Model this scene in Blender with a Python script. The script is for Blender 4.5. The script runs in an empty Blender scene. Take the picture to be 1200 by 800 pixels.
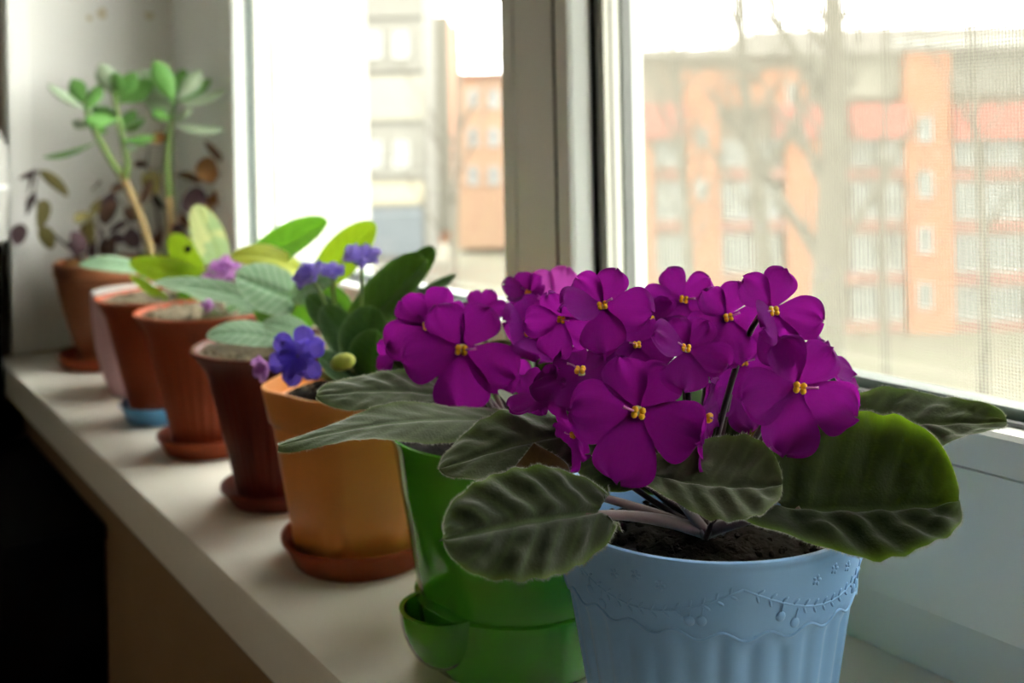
import bpy, bmesh, math, random
from mathutils import Vector, Matrix, noise
R = random.Random(7)
sc = bpy.context.scene
C = sc.collection
PI = math.pi

# ---------------------------------------------------------------- camera
H = .27
PSI = math.atan(857/1200); RHO = .02; FP = 1200; CX = 600; CY = 165
cam_d = bpy.data.cameras.new('camera'); cam = bpy.data.objects.new('camera', cam_d); C.objects.link(cam)
cam.location = (0, 0, H)
cam.rotation_euler = (Matrix.Rotation(-PSI, 3, 'Z') @ Matrix.Rotation(PI/2, 3, 'X') @ Matrix.Rotation(-RHO, 3, 'Z')).to_euler()
cam_d.sensor_width = 36; cam_d.lens = 36; cam_d.shift_y = -(400-CY)/1200; cam_d.clip_start = .02; cam_d.clip_end = 500
cam_d.dof.use_dof = True; cam_d.dof.focus_distance = .405; cam_d.dof.aperture_fstop = 8.0
sc.camera = cam

# ---------------------------------------------------------------- sky and exposure
W = bpy.data.worlds.new('overcast_sky'); sc.world = W; W.use_nodes = True
bg = W.node_tree.nodes['Background']
bg.inputs['Color'].default_value = (1, .99, .93, 1); bg.inputs['Strength'].default_value = 2.6
sc.view_settings.view_transform = 'Standard'; sc.view_settings.look = 'None'
sc.view_settings.gamma = 1; sc.view_settings.use_curve_mapping = False
sc.view_settings.exposure = 2.5
sc.cycles.transparent_max_bounces = 16

# ---------------------------------------------------------------- pixel <-> place helpers
FW = Vector((math.sin(PSI), math.cos(PSI), 0)); RT = Vector((math.cos(PSI), -math.sin(PSI), 0)); UP = Vector((0, 0, 1))
def un(px, py):
    x, y = px-CX, py-CY; c, s = math.cos(RHO), math.sin(RHO)
    return (x*c-y*s)/FP, (x*s+y*c)/FP
def at(px, py, d):
    u, v = un(px, py)
    return Vector((0, 0, H)) + (FW+RT*u-UP*v)*d
def onz(px, py, z):
    u, v = un(px, py); return at(px, py, (H-z)/v)
def cv(r, u, f): return RT*r + UP*u - FW*f         # right, up, towards the camera

# ---------------------------------------------------------------- materials
MATS = {}
def nodes(name):
    m = bpy.data.materials.new(name); m.use_nodes = True
    nt = m.node_tree; return m, nt, nt.nodes['Principled BSDF'], nt.nodes['Material Output']
def col(c): return (c[0], c[1], c[2], 1)
def plain(name, c, rough=.5, var=.12, scale=30, bump=0, bscale=200, spec=.5, coat=0, sheen=0, metal=0, trans=0, tcol=None, stretch=None):
    m, nt, b, out = nodes(name)
    N = nt.nodes.new; L = nt.links.new
    tc = N('ShaderNodeTexCoord'); vec = tc.outputs['Object']
    if stretch:
        mp = N('ShaderNodeMapping'); mp.inputs['Scale'].default_value = stretch; L(vec, mp.inputs[0]); vec = mp.outputs[0]
    nz = N('ShaderNodeTexNoise'); nz.inputs['Scale'].default_value = scale; nz.inputs['Detail'].default_value = 4; L(vec, nz.inputs['Vector'])
    mx = N('ShaderNodeMix'); mx.data_type = 'RGBA'; L(nz.outputs['Fac'], mx.inputs['Factor'])
    mx.inputs['A'].default_value = col([x*(1-var) for x in c]); mx.inputs['B'].default_value = col([min(1, x*(1+var)) for x in c])
    L(mx.outputs['Result'], b.inputs['Base Color'])
    b.inputs['Roughness'].default_value = rough; b.inputs['Specular IOR Level'].default_value = spec
    b.inputs['Coat Weight'].default_value = coat; b.inputs['Sheen Weight'].default_value = sheen; b.inputs['Metallic'].default_value = metal
    if bump:
        n2 = N('ShaderNodeTexNoise'); n2.inputs['Scale'].default_value = bscale; n2.inputs['Detail'].default_value = 3; L(vec, n2.inputs['Vector'])
        bp = N('ShaderNodeBump'); bp.inputs['Strength'].default_value = bump; bp.inputs['Distance'].default_value = .002
        L(n2.outputs['Fac'], bp.inputs['Height']); L(bp.outputs[0], b.inputs['Normal'])
    if trans:
        t = N('ShaderNodeBsdfTranslucent'); t.inputs['Color'].default_value = col(tcol or c)
        ms = N('ShaderNodeMixShader'); ms.inputs[0].default_value = trans
        L(b.outputs[0], ms.inputs[1]); L(t.outputs[0], ms.inputs[2]); L(ms.outputs[0], out.inputs['Surface'])
    MATS[name] = m; return m

def leafmat(name, c, vein, edge, trans=.25, tcol=(.2, .35, .05), sheen=.4, rough=.65, veinw=.5, bump=.25, edgew=.35, blotch=None, nv=7, thick=False, sidep=14):
    """leaf: midrib and side veins follow the leaf's own UV, pale margin, downy sheen"""
    m, nt, b, out = nodes(name); N = nt.nodes.new; L = nt.links.new
    uv = N('ShaderNodeUVMap'); sp = N('ShaderNodeSeparateXYZ'); L(uv.outputs[0], sp.inputs[0])
    def M(op, a, bb=None, c2=None):
        n = N('ShaderNodeMath'); n.operation = op
        for i, x in enumerate((a, bb, c2)):
            if x is None: continue
            if isinstance(x, (int, float)): n.inputs[i].default_value = x
            else: L(x, n.inputs[i])
        return n.outputs[0]
    u, v = sp.outputs[0], sp.outputs[1]
    av = M('ABSOLUTE', M('SUBTRACT', M('MULTIPLY', v, 2), 1))
    mid = M('SMOOTH_MIN', M('MAXIMUM', M('SUBTRACT', 1, M('DIVIDE', av, .09)), 0), 1, .1)
    ph = M('SUBTRACT', u, M('MULTIPLY', av, .22))
    side = M('POWER', M('ABSOLUTE', M('COSINE', M('MULTIPLY', ph, PI*nv))), sidep)
    side = M('MULTIPLY', side, .55)
    vf = M('MULTIPLY', M('MAXIMUM', mid, side), veinw)
    nz = N('ShaderNodeTexNoise'); nz.inputs['Scale'].default_value = 120; nz.inputs['Detail'].default_value = 5
    tc = N('ShaderNodeTexCoord'); L(tc.outputs['Object'], nz.inputs['Vector'])
    def mix(f, a, bb):
        x = N('ShaderNodeMix'); x.data_type = 'RGBA'; L(f, x.inputs['Factor'])
        for k, s in (('A', a), ('B', bb)):
            if isinstance(s, tuple): x.inputs[k].default_value = col(s)
            else: L(s, x.inputs[k])
        return x.outputs['Result']
    base = mix(nz.outputs['Fac'], tuple(x*.7 for x in c), tuple(min(1, x*1.3) for x in c))
    if blotch:
        n3 = N('ShaderNodeTexNoise'); n3.inputs['Scale'].default_value = 55; n3.inputs['Detail'].default_value = 2; L(tc.outputs['Object'], n3.inputs['Vector'])
        f3 = M('MULTIPLY', M('SUBTRACT', M('ADD', n3.outputs['Fac'], M('MULTIPLY', M('SUBTRACT', u, .5), .5)), .47), 9)
        f3 = M('MINIMUM', M('MAXIMUM', f3, 0), 1); base = mix(f3, base, blotch)
    base = mix(vf, base, vein)
    ed = M('MULTIPLY', M('POWER', M('MAXIMUM', av, M('POWER', u, 3)), 9), edgew)
    base = mix(ed, base, edge)
    L(base, b.inputs['Base Color'])
    b.inputs['Roughness'].default_value = rough; b.inputs['Specular IOR Level'].default_value = .10
    b.inputs['Sheen Weight'].default_value = sheen; b.inputs['Sheen Roughness'].default_value = .45
    bp = N('ShaderNodeBump'); bp.inputs['Strength'].default_value = bump; bp.inputs['Distance'].default_value = .001
    hn = N('ShaderNodeTexNoise'); hn.inputs['Scale'].default_value = 900; L(tc.outputs['Object'], hn.inputs['Vector'])
    L(hn.outputs['Fac'], bp.inputs['Height']); L(bp.outputs[0], b.inputs['Normal'])
    t = N('ShaderNodeBsdfTranslucent'); t.inputs['Color'].default_value = col(tcol)
    ms = N('ShaderNodeMixShader')
    if thick:      # fleshy blade: only the thin margin lets light through
        L(M('ADD', M('MULTIPLY', M('POWER', M('MAXIMUM', av, M('MULTIPLY', u, .92)), 16), trans), .02), ms.inputs[0])
    else: ms.inputs[0].default_value = trans
    L(b.outputs[0], ms.inputs[1]); L(t.outputs[0], ms.inputs[2]); L(ms.outputs[0], out.inputs['Surface'])
    MATS[name] = m; return m

def petalmat(name, c1, c2, tcol, trans=.4):
    m, nt, b, out = nodes(name); N = nt.nodes.new; L = nt.links.new
    uv = N('ShaderNodeUVMap'); sp = N('ShaderNodeSeparateXYZ'); L(uv.outputs[0], sp.inputs[0])
    mp = N('ShaderNodeMapping'); mp.inputs['Scale'].default_value = (2, 30, 1); L(uv.outputs[0], mp.inputs[0])
    nz = N('ShaderNodeTexNoise'); nz.inputs['Scale'].default_value = 1.6; nz.inputs['Detail'].default_value = 4; L(mp.outputs[0], nz.inputs['Vector'])
    x = N('ShaderNodeMix'); x.data_type = 'RGBA'; L(nz.outputs['Fac'], x.inputs['Factor'])
    x.inputs['A'].default_value = col(c1); x.inputs['B'].default_value = col(c2)
    L(x.outputs['Result'], b.inputs['Base Color'])
    b.inputs['Roughness'].default_value = .7; b.inputs['Specular IOR Level'].default_value = .05; b.inputs['Sheen Weight'].default_value = 0
    bp = N('ShaderNodeBump'); bp.inputs['Strength'].default_value = .15; bp.inputs['Distance'].default_value = .0006
    L(nz.outputs['Fac'], bp.inputs['Height']); L(bp.outputs[0], b.inputs['Normal'])
    t = N('ShaderNodeBsdfTranslucent'); t.inputs['Color'].default_value = col(tcol)
    ms = N('ShaderNodeMixShader'); ms.inputs[0].default_value = trans
    L(b.outputs[0], ms.inputs[1]); L(t.outputs[0], ms.inputs[2]); L(ms.outputs[0], out.inputs['Surface'])
    MATS[name] = m; return m

def glassmat():
    m, nt, b, out = nodes('window_glass'); N = nt.nodes.new; L = nt.links.new
    nt.nodes.remove(b)
    tr = N('ShaderNodeBsdfTransparent'); tr.inputs['Color'].default_value = (.985, .99, .98, 1)
    gl = N('ShaderNodeBsdfGlossy'); gl.inputs['Roughness'].default_value = .01
    lw = N('ShaderNodeLayerWeight'); lw.inputs['Blend'].default_value = .5
    pw = N('ShaderNodeMath'); pw.operation = 'POWER'; pw.inputs[1].default_value = 5; L(lw.outputs['Facing'], pw.inputs[0])
    fr = N('ShaderNodeMath'); fr.operation = 'MULTIPLY_ADD'; fr.inputs[1].default_value = .5; fr.inputs[2].default_value = .02; L(pw.outputs[0], fr.inputs[0])
    ms = N('ShaderNodeMixShader'); L(fr.outputs[0], ms.inputs[0]); L(tr.outputs[0], ms.inputs[1]); L(gl.outputs[0], ms.inputs[2])
    L(ms.outputs[0], out.inputs['Surface']); MATS['glass'] = m
def netmat():
    m, nt, b, out = nodes('insect_net'); N = nt.nodes.new; L = nt.links.new
    nt.nodes.remove(b)
    tc = N('ShaderNodeTexCoord'); sp = N('ShaderNodeSeparateXYZ'); L(tc.outputs['Object'], sp.inputs[0])
    masks = []
    for i in (1, 2):
        f = N('ShaderNodeMath'); f.operation = 'MULTIPLY'; f.inputs[1].default_value = 1/.0019; L(sp.outputs[i], f.inputs[0])
        g = N('ShaderNodeMath'); g.operation = 'FRACT'; L(f.outputs[0], g.inputs[0])
        h = N('ShaderNodeMath'); h.operation = 'LESS_THAN'; h.inputs[1].default_value = .29; L(g.outputs[0], h.inputs[0]); masks.append(h)
    mx = N('ShaderNodeMath'); mx.operation = 'MAXIMUM'; L(masks[0].outputs[0], mx.inputs[0]); L(masks[1].outputs[0], mx.inputs[1])
    d = N('ShaderNodeBsdfDiffuse'); d.inputs['Color'].default_value = (.30, .29, .25, 1)
    t = N('ShaderNodeBsdfTranslucent'); t.inputs['Color'].default_value = (.30, .29, .25, 1)
    m1 = N('ShaderNodeMixShader'); m1.inputs[0].default_value = .55; L(d.outputs[0], m1.inputs[1]); L(t.outputs[0], m1.inputs[2])
    tr = N('ShaderNodeBsdfTransparent')
    m2 = N('ShaderNodeMixShader'); L(mx.outputs[0], m2.inputs[0]); L(tr.outputs[0], m2.inputs[1]); L(m1.outputs[0], m2.inputs[2])
    L(m2.outputs[0], out.inputs['Surface']); MATS['net'] = m
glassmat(); netmat()

plain('sill', (.80, .77, .69), .38, .03, 8, spec=.45)
plain('pvc', (.84, .88, .86), .3, .02, 5)
plain('wallbrown', (.25, .155, .075), .7, .15, 14, .2, 300)
plain('trimwhite', (.95, .95, .93), .5, .01, 6)
plain('plaster', (.88, .88, .86), .85, .03, 6, .1, 400)
plain('roomwall', (.64, .58, .50), .8, .06, 6)
plain('floorwood', (.20, .11, .06), .45, .3, 6, stretch=(1, 8, 1))
plain('ceiling', (.75, .74, .70), .9, .02, 4)
plain('exterior', (.34, .335, .30), .9, .03, 20, .15, 150)
plain('gasket', (.004, .004, .004), .9, .1, spec=.04)
plain('spacer', (.78, .77, .70), .45, .03, 50)
plain('spacerhole', (.25, .25, .22), .6, .05)
plain('greygasket', (.16, .17, .17), .4, .1)
plain('greengasket', (.05, .085, .075), .35, .1)
plain('bluepot', (.24, .46, .79), .38, .05, 60, spec=.4)
plain('greenpot', (.075, .36, .02), .12, .05, 30, coat=.8)
plain('orangepot', (.68, .25, .05), .38, .08, 40)
plain('terracotta', (.24, .046, .016), .5, .12, 40, spec=.15)
plain('terracotta_dark', (.11, .019, .009), .48, .12, 40, spec=.15)
plain('bluesaucer', (.10, .32, .58), .35, .05)
plain('pinkcup', (.68, .42, .46), .4, .05)
plain('bigpot', (.24, .08, .03), .55, .25, 25, .3, 80)
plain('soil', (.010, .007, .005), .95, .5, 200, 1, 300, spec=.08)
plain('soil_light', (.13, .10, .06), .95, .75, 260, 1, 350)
plain('petiole', (.10, .045, .045), .5, .25, 90, sheen=.5)
plain('flowerstem', (.045, .018, .022), .5, .25, 90, sheen=.3)
plain('greenstem', (.17, .27, .07), .5, .2, 80)
plain('jadestem', (.33, .24, .10), .7, .35, 60, .4, 120)
plain('jadeleaf', (.20, .46, .12), .3, .25, 25, trans=.25, tcol=(.25, .5, .06))
plain('jadepale', (.52, .66, .46), .35, .15, 25, trans=.2, tcol=(.35, .5, .2))
plain('witherbrown', (.11, .06, .038), .8, .4, 60, trans=.2, tcol=(.25, .12, .05))
plain('witherpurple', (.075, .045, .052), .7, .4, 60, spec=.15, trans=.2, tcol=(.12, .05, .06))
plain('witherorange', (.30, .15, .05), .7, .4, 60, trans=.3, tcol=(.45, .2, .04))
plain('witherolive', (.22, .19, .07), .7, .4, 60, trans=.3, tcol=(.3, .28, .06))
plain('anther', (.95, .48, .01), .5, .15, 300)
plain('throat', (.75, .75, .35), .5, .1, 200)
plain('pistil', (.55, .18, .45), .5, .1, 200)
plain('sepal', (.10, .09, .04), .6, .2, 200, sheen=.5)
plain('hair', (.42, .44, .36), .6, .1, 200, trans=.4, tcol=(.5, .52, .42))
plain('black', (.004, .004, .004), .9, .1, spec=.04)
plain('enamel', (.45, .45, .43), .3, .02)
petalmat('petal', (.082, .002, .097), (.145, .006, .165), (.50, .014, .46), .29)
petalmat('petalpink', (.27, .025, .27), (.38, .05, .35), (.7, .09, .6), .45)
petalmat('petalblue', (.075, .04, .42), (.14, .09, .58), (.22, .14, .75), .3)
petalmat('petallilac', (.20, .15, .52), (.28, .22, .62), (.4, .3, .8), .35)
petalmat('petalmauve', (.34, .13, .42), (.46, .22, .52), (.6, .3, .65), .35)
leafmat('leaf_dark', (.018, .024, .011), (.065, .10, .035), (.12, .17, .05), .30, (.22, .38, .015), .30, edgew=.4, thick=True)
leafmat('leaf_shaded', (.012, .017, .007), (.03, .05, .012), (.11, .17, .04), .38, (.24, .42, .012), .10, edgew=.5, thick=True)  # darker copy of leaf_dark, with the shade on one cupped leaf in its colour
leafmat('leaf_grey', (.075, .093, .055), (.13, .17, .09), (.20, .25, .11), .22, (.2, .34, .05), .5, edgew=.4, thick=True)
leafmat('leaf_brown', (.07, .035, .02), (.12, .06, .03), (.12, .10, .03), .3, (.22, .13, .02), .3)
leafmat('leaf_mid', (.020, .055, .015), (.05, .11, .035), (.20, .28, .15), .10, (.12, .30, .02), .22, edgew=.6)
leafmat('leaf_green', (.05, .16, .02), (.11, .25, .05), (.16, .30, .06), .28, (.16, .42, .02), .15, rough=.5)
leafmat('leaf_lime', (.15, .25, .012), (.22, .34, .03), (.36, .42, .10), .28, (.32, .50, .015), .10, rough=.5)
leafmat('leaf_yellow', (.36, .40, .05), (.34, .44, .10), (.55, .55, .22), .28, (.5, .55, .06), .1, rough=.5)
leafmat('leaf_pale', (.27, .40, .27), (.06, .19, .08), (.42, .52, .38), .18, (.25, .45, .15), .3, veinw=.95, nv=8, sidep=5)
leafmat('leaf_varieg', (.30, .44, .27), (.40, .52, .36), (.5, .58, .36), .3, (.4, .55, .2), .3, blotch=(.72, .70, .36), nv=9)
leafmat('leaf_darkvar', (.05, .15, .025), (.10, .24, .05), (.5, .5, .2), .3, (.15, .4, .02), .2, rough=.4, blotch=(.08, .24, .04))

# ---------------------------------------------------------------- object helpers
def props(o, label=None, cat=None, group=None, kind=None):
    if label: o['label'] = label
    if cat: o['category'] = cat
    if group: o['group'] = group
    if kind: o['kind'] = kind
    return o
def link(name, me, mat, parent=None, smooth=True, sharp=None):
    if mat: me.materials.append(MATS[mat])
    o = bpy.data.objects.new(name, me); C.objects.link(o)
    if smooth:
        me.shade_smooth()
        if sharp: me.set_sharp_from_angle(angle=sharp)
    if parent:
        o.parent = parent
        o.matrix_parent_inverse = PINV.get(parent.name) or Matrix()
    return o
PINV = {}
def thing(name, loc, label, cat, group=None, kind=None):
    o = bpy.data.objects.new(name, None); C.objects.link(o); o.location = loc; o.empty_display_size = .02
    PINV[o.name] = Matrix.Translation(-Vector(loc))
    return props(o, label, cat, group, kind)
def mesh(verts, faces, uvs=None):
    me = bpy.data.meshes.new('m'); me.from_pydata([tuple(v) for v in verts], [], faces); me.update()
    if uvs:
        ul = me.uv_layers.new(name='UVMap')
        for l in me.loops: ul.data[l.index].uv = uvs[l.vertex_index]
    return me
def boxes(lst, bevel=0):
    """lst of (x0,x1,y0,y1,z0,z1) world boxes, one mesh"""
    bm = bmesh.new()
    for x0, x1, y0, y1, z0, z1 in lst:
        bmesh.ops.create_cube(bm, size=1, matrix=Matrix.Translation(((x0+x1)/2, (y0+y1)/2, (z0+z1)/2)) @ Matrix.Diagonal((x1-x0, y1-y0, z1-z0, 1)))
    if bevel: bmesh.ops.bevel(bm, geom=bm.edges[:], offset=bevel, segments=2, affect='EDGES', profile=.7)
    me = bpy.data.meshes.new('m'); bm.to_mesh(me); bm.free(); return me
def lathe(prof, seg=64, rf=None, cx=0, cy=0, z0=0, rot=0):
    vs, fs = [], []
    n = len(prof)
    for i, (r, z) in enumerate(prof):
        for k in range(seg):
            a = rot+2*PI*k/seg; rr = rf(r, z, a) if rf else r
            vs.append((cx+rr*math.cos(a), cy+rr*math.sin(a), z0+z))
    for i in range(n-1):
        for k in range(seg):
            k2 = (k+1) % seg
            fs.append((i*seg+k, i*seg+k2, (i+1)*seg+k2, (i+1)*seg+k))
    if prof[0][0] > 1e-4: fs.append(tuple(range(seg))[::-1])
    if prof[-1][0] > 1e-4: fs.append(tuple((n-1)*seg+k for k in range(seg)))
    return mesh(vs, fs)
def tube_data(pts, rad, seg=8):
    pts = [Vector(p) for p in pts]; n = len(pts); vs, fs = [], []
    t0 = (pts[1]-pts[0]).normalized(); ref = t0.orthogonal().normalized()
    for i, p in enumerate(pts):
        t = (pts[min(i+1, n-1)]-pts[max(i-1, 0)]).normalized()
        ref = (ref-t*ref.dot(t)).normalized(); b = t.cross(ref)
        r = rad[i] if isinstance(rad, (list, tuple)) else rad
        for k in range(seg):
            a = 2*PI*k/seg; vs.append(p+ref*(r*math.cos(a))+b*(r*math.sin(a)))
    for i in range(n-1):
        for k in range(seg):
            k2 = (k+1) % seg; fs.append((i*seg+k, i*seg+k2, (i+1)*seg+k2, (i+1)*seg+k))
    fs.append(tuple(range(seg))[::-1]); fs.append(tuple((n-1)*seg+k for k in range(seg)))
    return vs, fs
def tube(pts, rad, seg=8): return mesh(*tube_data(pts, rad, seg))
def bez(a, b, c, n=10): return [a*(1-t)**2+b*2*t*(1-t)+c*t*t for t in [i/n for i in range(n+1)]]
def merge(parts):
    V, F = [], []
    for vs, fs in parts:
        o = len(V); V += list(vs); F += [tuple(i+o for i in f) for f in fs]
    return V, F
def ellipsoid(c, ax, seg=10, rings=6):
    """ax: three Vectors (half axes)"""
    vs, fs = [c-ax[2]], []
    for i in range(1, rings):
        th = PI*i/rings
        for k in range(seg):
            a = 2*PI*k/seg; vs.append(c+ax[0]*(math.sin(th)*math.cos(a))+ax[1]*(math.sin(th)*math.sin(a))-ax[2]*math.cos(th))
    vs.append(c+ax[2]); e = len(vs)-1
    for k in range(seg):
        k2 = (k+1) % seg
        fs.append((0, 1+k2, 1+k)); fs.append((e, e-seg+k, e-seg+k2))
        for i in range(rings-2): fs.append((1+i*seg+k, 1+i*seg+k2, 1+(i+1)*seg+k2, 1+(i+1)*seg+k))
    return vs, fs

# ---------------------------------------------------------------- room shell
SX0, SX1, SYE = .225, .464, 1.49      # sill front, window frame, far reveal
YN = -1.1                              # near end of the window opening
ZT = 1.45                              # window head
WX = .247                              # room face of the window wall
FL, CE = -.86, 1.85
def struct(name, me, mat, label=None, smooth=False):
    o = link(name, me, mat, None, smooth); props(o, label, None, None, 'structure'); return o
sill_me = boxes([(SX0, SX1+.03, YN, SYE, -.04, 0)], .006)
o = struct('window_sill', sill_me, 'sill', 'long cream window sill board carrying the row of plant pots', True); sill_me.set_sharp_from_angle(angle=.9)
struct('wall_window', boxes([(WX, .70, YN-2, SYE+2.0, FL, -.0405), (WX, .70, SYE+.003, SYE+2.0, -.0405, CE), (WX, .70, YN-2, YN-.003, -.0405, CE), (WX, .70, YN-.003, SYE+.003, ZT+.003, CE)]), 'wallbrown', 'brown wall under and around the window')
struct('wall_reveal', boxes([(WX+.001, SX1+.02, SYE, SYE+.003, 0, ZT), (WX+.001, SX1+.02, YN-.003, YN, 0, ZT)]), 'plaster', 'pale grey plastered side of the window recess')
struct('ceiling', boxes([(-2.3, WX, YN-2, SYE+2.0, CE, CE+.1)]), 'ceiling', 'plain white ceiling')
struct('floor', boxes([(-2.3, WX, YN-2, SYE+2.0, FL-.1, FL)]), 'floorwood', 'brown wooden floor')
struct('wall_back', boxes([(-2.4, -2.3, YN-2, SYE+2.0, FL, CE)]), 'roomwall', 'beige wall opposite the window')
struct('wall_left', boxes([(-2.3, WX, SYE+2.0, SYE+2.1, FL, CE)]), 'roomwall', 'beige wall at the far end of the room')
struct('wall_right', boxes([(-2.3, WX, YN-2.1, YN-2, FL, CE)]), 'roomwall', 'beige wall behind the camera')
me = boxes([(.243, .272, SYE-.004, SYE+.0, 0, ZT), (.243, WX, SYE-.004, SYE+.03, 0, ZT)], .0008)
struct('trim_1', me, 'trimwhite', 'white plastic corner strip on the edge of the window recess')
# faint yellow stains on the reveal
plain('stain', (.66, .60, .46), .9, .08, 300)
for i, (px, py, r) in enumerate(((120, 16, .009), (175, 18, .008), (105, 21, .005))):
    u, v = un(px, py); dr = FW+RT*u-UP*v; p = Vector((0, 0, H))+dr*(SYE/dr.y)
    vs = [(p.x, SYE-.0006, p.z)]
    for k in range(18):
        a = 2*PI*k/18; rr = r*(.8+.35*noise.noise(Vector((math.cos(a)*1.5, math.sin(a)*1.5, i*7))))
        vs.append((p.x+rr*math.cos(a), SYE-.0004, p.z+rr*math.sin(a)))
    me = mesh(vs, [(0, 1+k, 1+(k+1) % 18) for k in range(18)])
    o = link('trim_stain', me, 'stain'); props(o, None, None, None, 'structure'); o.parent = bpy.data.objects['wall_reveal']

# ---------------------------------------------------------------- window
w1 = thing('window_1', (SX1, .65, 0), 'white plastic window with a fixed far pane', None, None, 'structure')
w2 = thing('window_2', (SX1, -.3, 0), 'white plastic window sash with insect net beside the post', None, None, 'structure')
GX = .484                       # inner pane
PY0, PY1 = .594, .661           # post
def part(name, lst, mat, par, bevel=.0012):
    me = boxes(lst, bevel); o = link(name, me, mat, par, True, .6); return o
part('outer_frame', [(SX1, .535, YN, SYE, -.0, .034), (SX1, .535, YN, SYE, ZT-.06, ZT), (SX1, .535, 1.29, SYE, .03, ZT-.06), (SX1, .535, YN, YN+.06, .03, ZT-.06)], 'pvc', w1)
part('post', [(SX1, .535, PY0+.001, PY1-.016, .03, ZT-.06)], 'pvc', w1)
# fixed far sash
part('bottom_rail', [(SX1-.010, .53, PY1-.0155, 1.29, .035, .1105)], 'pvc', w1)
part('side_rail', [(SX1, .53, 1.246, 1.29, .1105, ZT-.06)], 'pvc', w1)
part('top_rail', [(SX1, .53, PY1-.0155, 1.29, ZT-.13, ZT-.06)], 'pvc', w1)
def prism(name, prof, axis, a0, a1, mat, par):
    """extrude an (x, t) profile: axis 'y' -> t is z, axis 'z' -> t is y"""
    vs, n = [], len(prof)
    for a in (a0, a1):
        for x, t in prof: vs.append((x, a, t) if axis == 'y' else (x, t, a))
    fs = [(i, (i+1) % n, n+(i+1) % n, n+i) for i in range(n)]+[tuple(range(n))[::-1], tuple(range(n, 2*n))]
    bm = bmesh.new(); bv = [bm.verts.new(v) for v in vs]
    for f in fs: bm.faces.new([bv[i] for i in f])
    bmesh.ops.recalc_face_normals(bm, faces=bm.faces); me = bpy.data.meshes.new('m'); bm.to_mesh(me); bm.free()
    return link(name, me, mat, par, False)
def beads(par, y0, y1, post_side, far_side):
    # sloped glazing beads around a pane; y0..y1 is the pane opening
    B = SX1-.0015
    prism('glazing_bead', [(SX1-.0115, .112), (SX1-.0115, .129), (SX1-.009, .131), (GX-.004, .1275), (GX-.004, .112)], 'y', y0-.012, y1+.012, 'pvc', par)
    prism('glazing_bead', [(B, y1+.015), (B, y1+.002), (B+.003, y1), (GX-.004, y1-.004), (GX-.004, y1+.015)], 'z', .13, ZT-.13, 'pvc', par)
    prism('glazing_bead', [(B, y0-.016), (B, y0-.001), (B+.003, y0), (GX-.004, y0+.004), (GX-.004, y0-.016)], 'z', .13, ZT-.13, 'pvc', par)
    # rubber seals
    part('gasket', [(GX-.005, GX-.001, y1-.0065, y1+.002, .13, ZT-.13)], 'gasket' if par is w2 else 'greengasket', par, 0)
    part('gasket', [(GX-.005, GX-.001, y0-.002, y0+.0065, .13, ZT-.13)], 'gasket', par, 0)
    part('gasket', [(GX-.005, GX-.001, y0, y1, .122, .1300)], 'greygasket', par, 0)
    for gx in (GX, GX+.020):
        o = part('pane', [(gx, gx+.004, y0-.006, y1+.006, .120, ZT-.12)], 'glass', par, 0)
    # aluminium spacer between the panes
    sx0, sx1 = GX+.0045, GX+.0195
    s1 = part('spacer', [(sx0, sx1, y1-.008, y1+.004, .13, ZT-.13)], 'spacer', par, .0006)
    part('spacer', [(sx0, sx1, y0-.004, y0+.008, .13, ZT-.13)], 'spacer', par, .0006)
    part('spacer', [(sx0, sx1, y0, y1, .122, .1345)], 'greengasket', par, .0006)
    part('spacer_groove', [(sx0+.006, sx0+.0075, y1-.0085, y1-.007, .14, ZT-.14)], 'spacerhole', par, 0)
    part('outer_lip', [(GX+.0245, .526, y1-.003, y1+.01, .13, ZT-.13), (GX+.0245, .526, y0-.01, y0+.003, .13, ZT-.13), (GX+.0245, .526, y0, y1, .10, .118)], 'pvc', par, .001)
    part('gap_shade_strip', [(GX+.0242, GX+.0335, y1-.006, y1-.003, .13, ZT-.13)], 'greygasket', par, 0)  # added grey strip, stands in for the shaded gap beside the outer lip
beads(w1, PY1, 1.245, True, False)
# opening near sash with insect net
part('bottom_rail', [(SX1-.010, .526, YN+.06, PY0-.001, .035, .1105)], 'pvc', w2)
part('side_rail', [(SX1-.0005, .526, PY0-.016, PY0-.001, .1105, ZT-.06), (SX1, .526, YN+.06, YN+.13, .1105, ZT-.06)], 'pvc', w2)
part('top_rail', [(SX1, .526, YN+.13, PY0-.016, ZT-.13, ZT-.06)], 'pvc', w2)
beads(w2, YN+.14, .575, True, False)
part('rail_seal', [(SX1-.001, SX1+.004, PY0-.0008, PY0+.0008, .03, ZT-.06)], 'gasket', w2, 0)
net = link('insect_net', boxes([(.5293, .5296, YN+.05, .575, .05, ZT-.06)]), 'net', w2, False)
part('net_frame', [(.5265, .5315, .572, .590, .036, ZT-.07), (.5265, .5315, YN+.065, YN+.08, .036, ZT-.07), (.5265, .5315, YN+.08, .572, .036, .055)], 'pvc', w2)
# outside reveal and ledge
struct('wall_outside_reveal', boxes([(.5355, .672, 1.285, 1.49, -.2, ZT+.1), (.5355, .672, YN-.1, YN-.02, -.2, ZT+.1)]), 'exterior', 'white rendered outside edge of the window opening')
struct('window_ledge_outside', boxes([(.5355, .76, YN, 1.285, .0, .012)]), 'pvc', 'white metal ledge outside the window')

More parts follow.
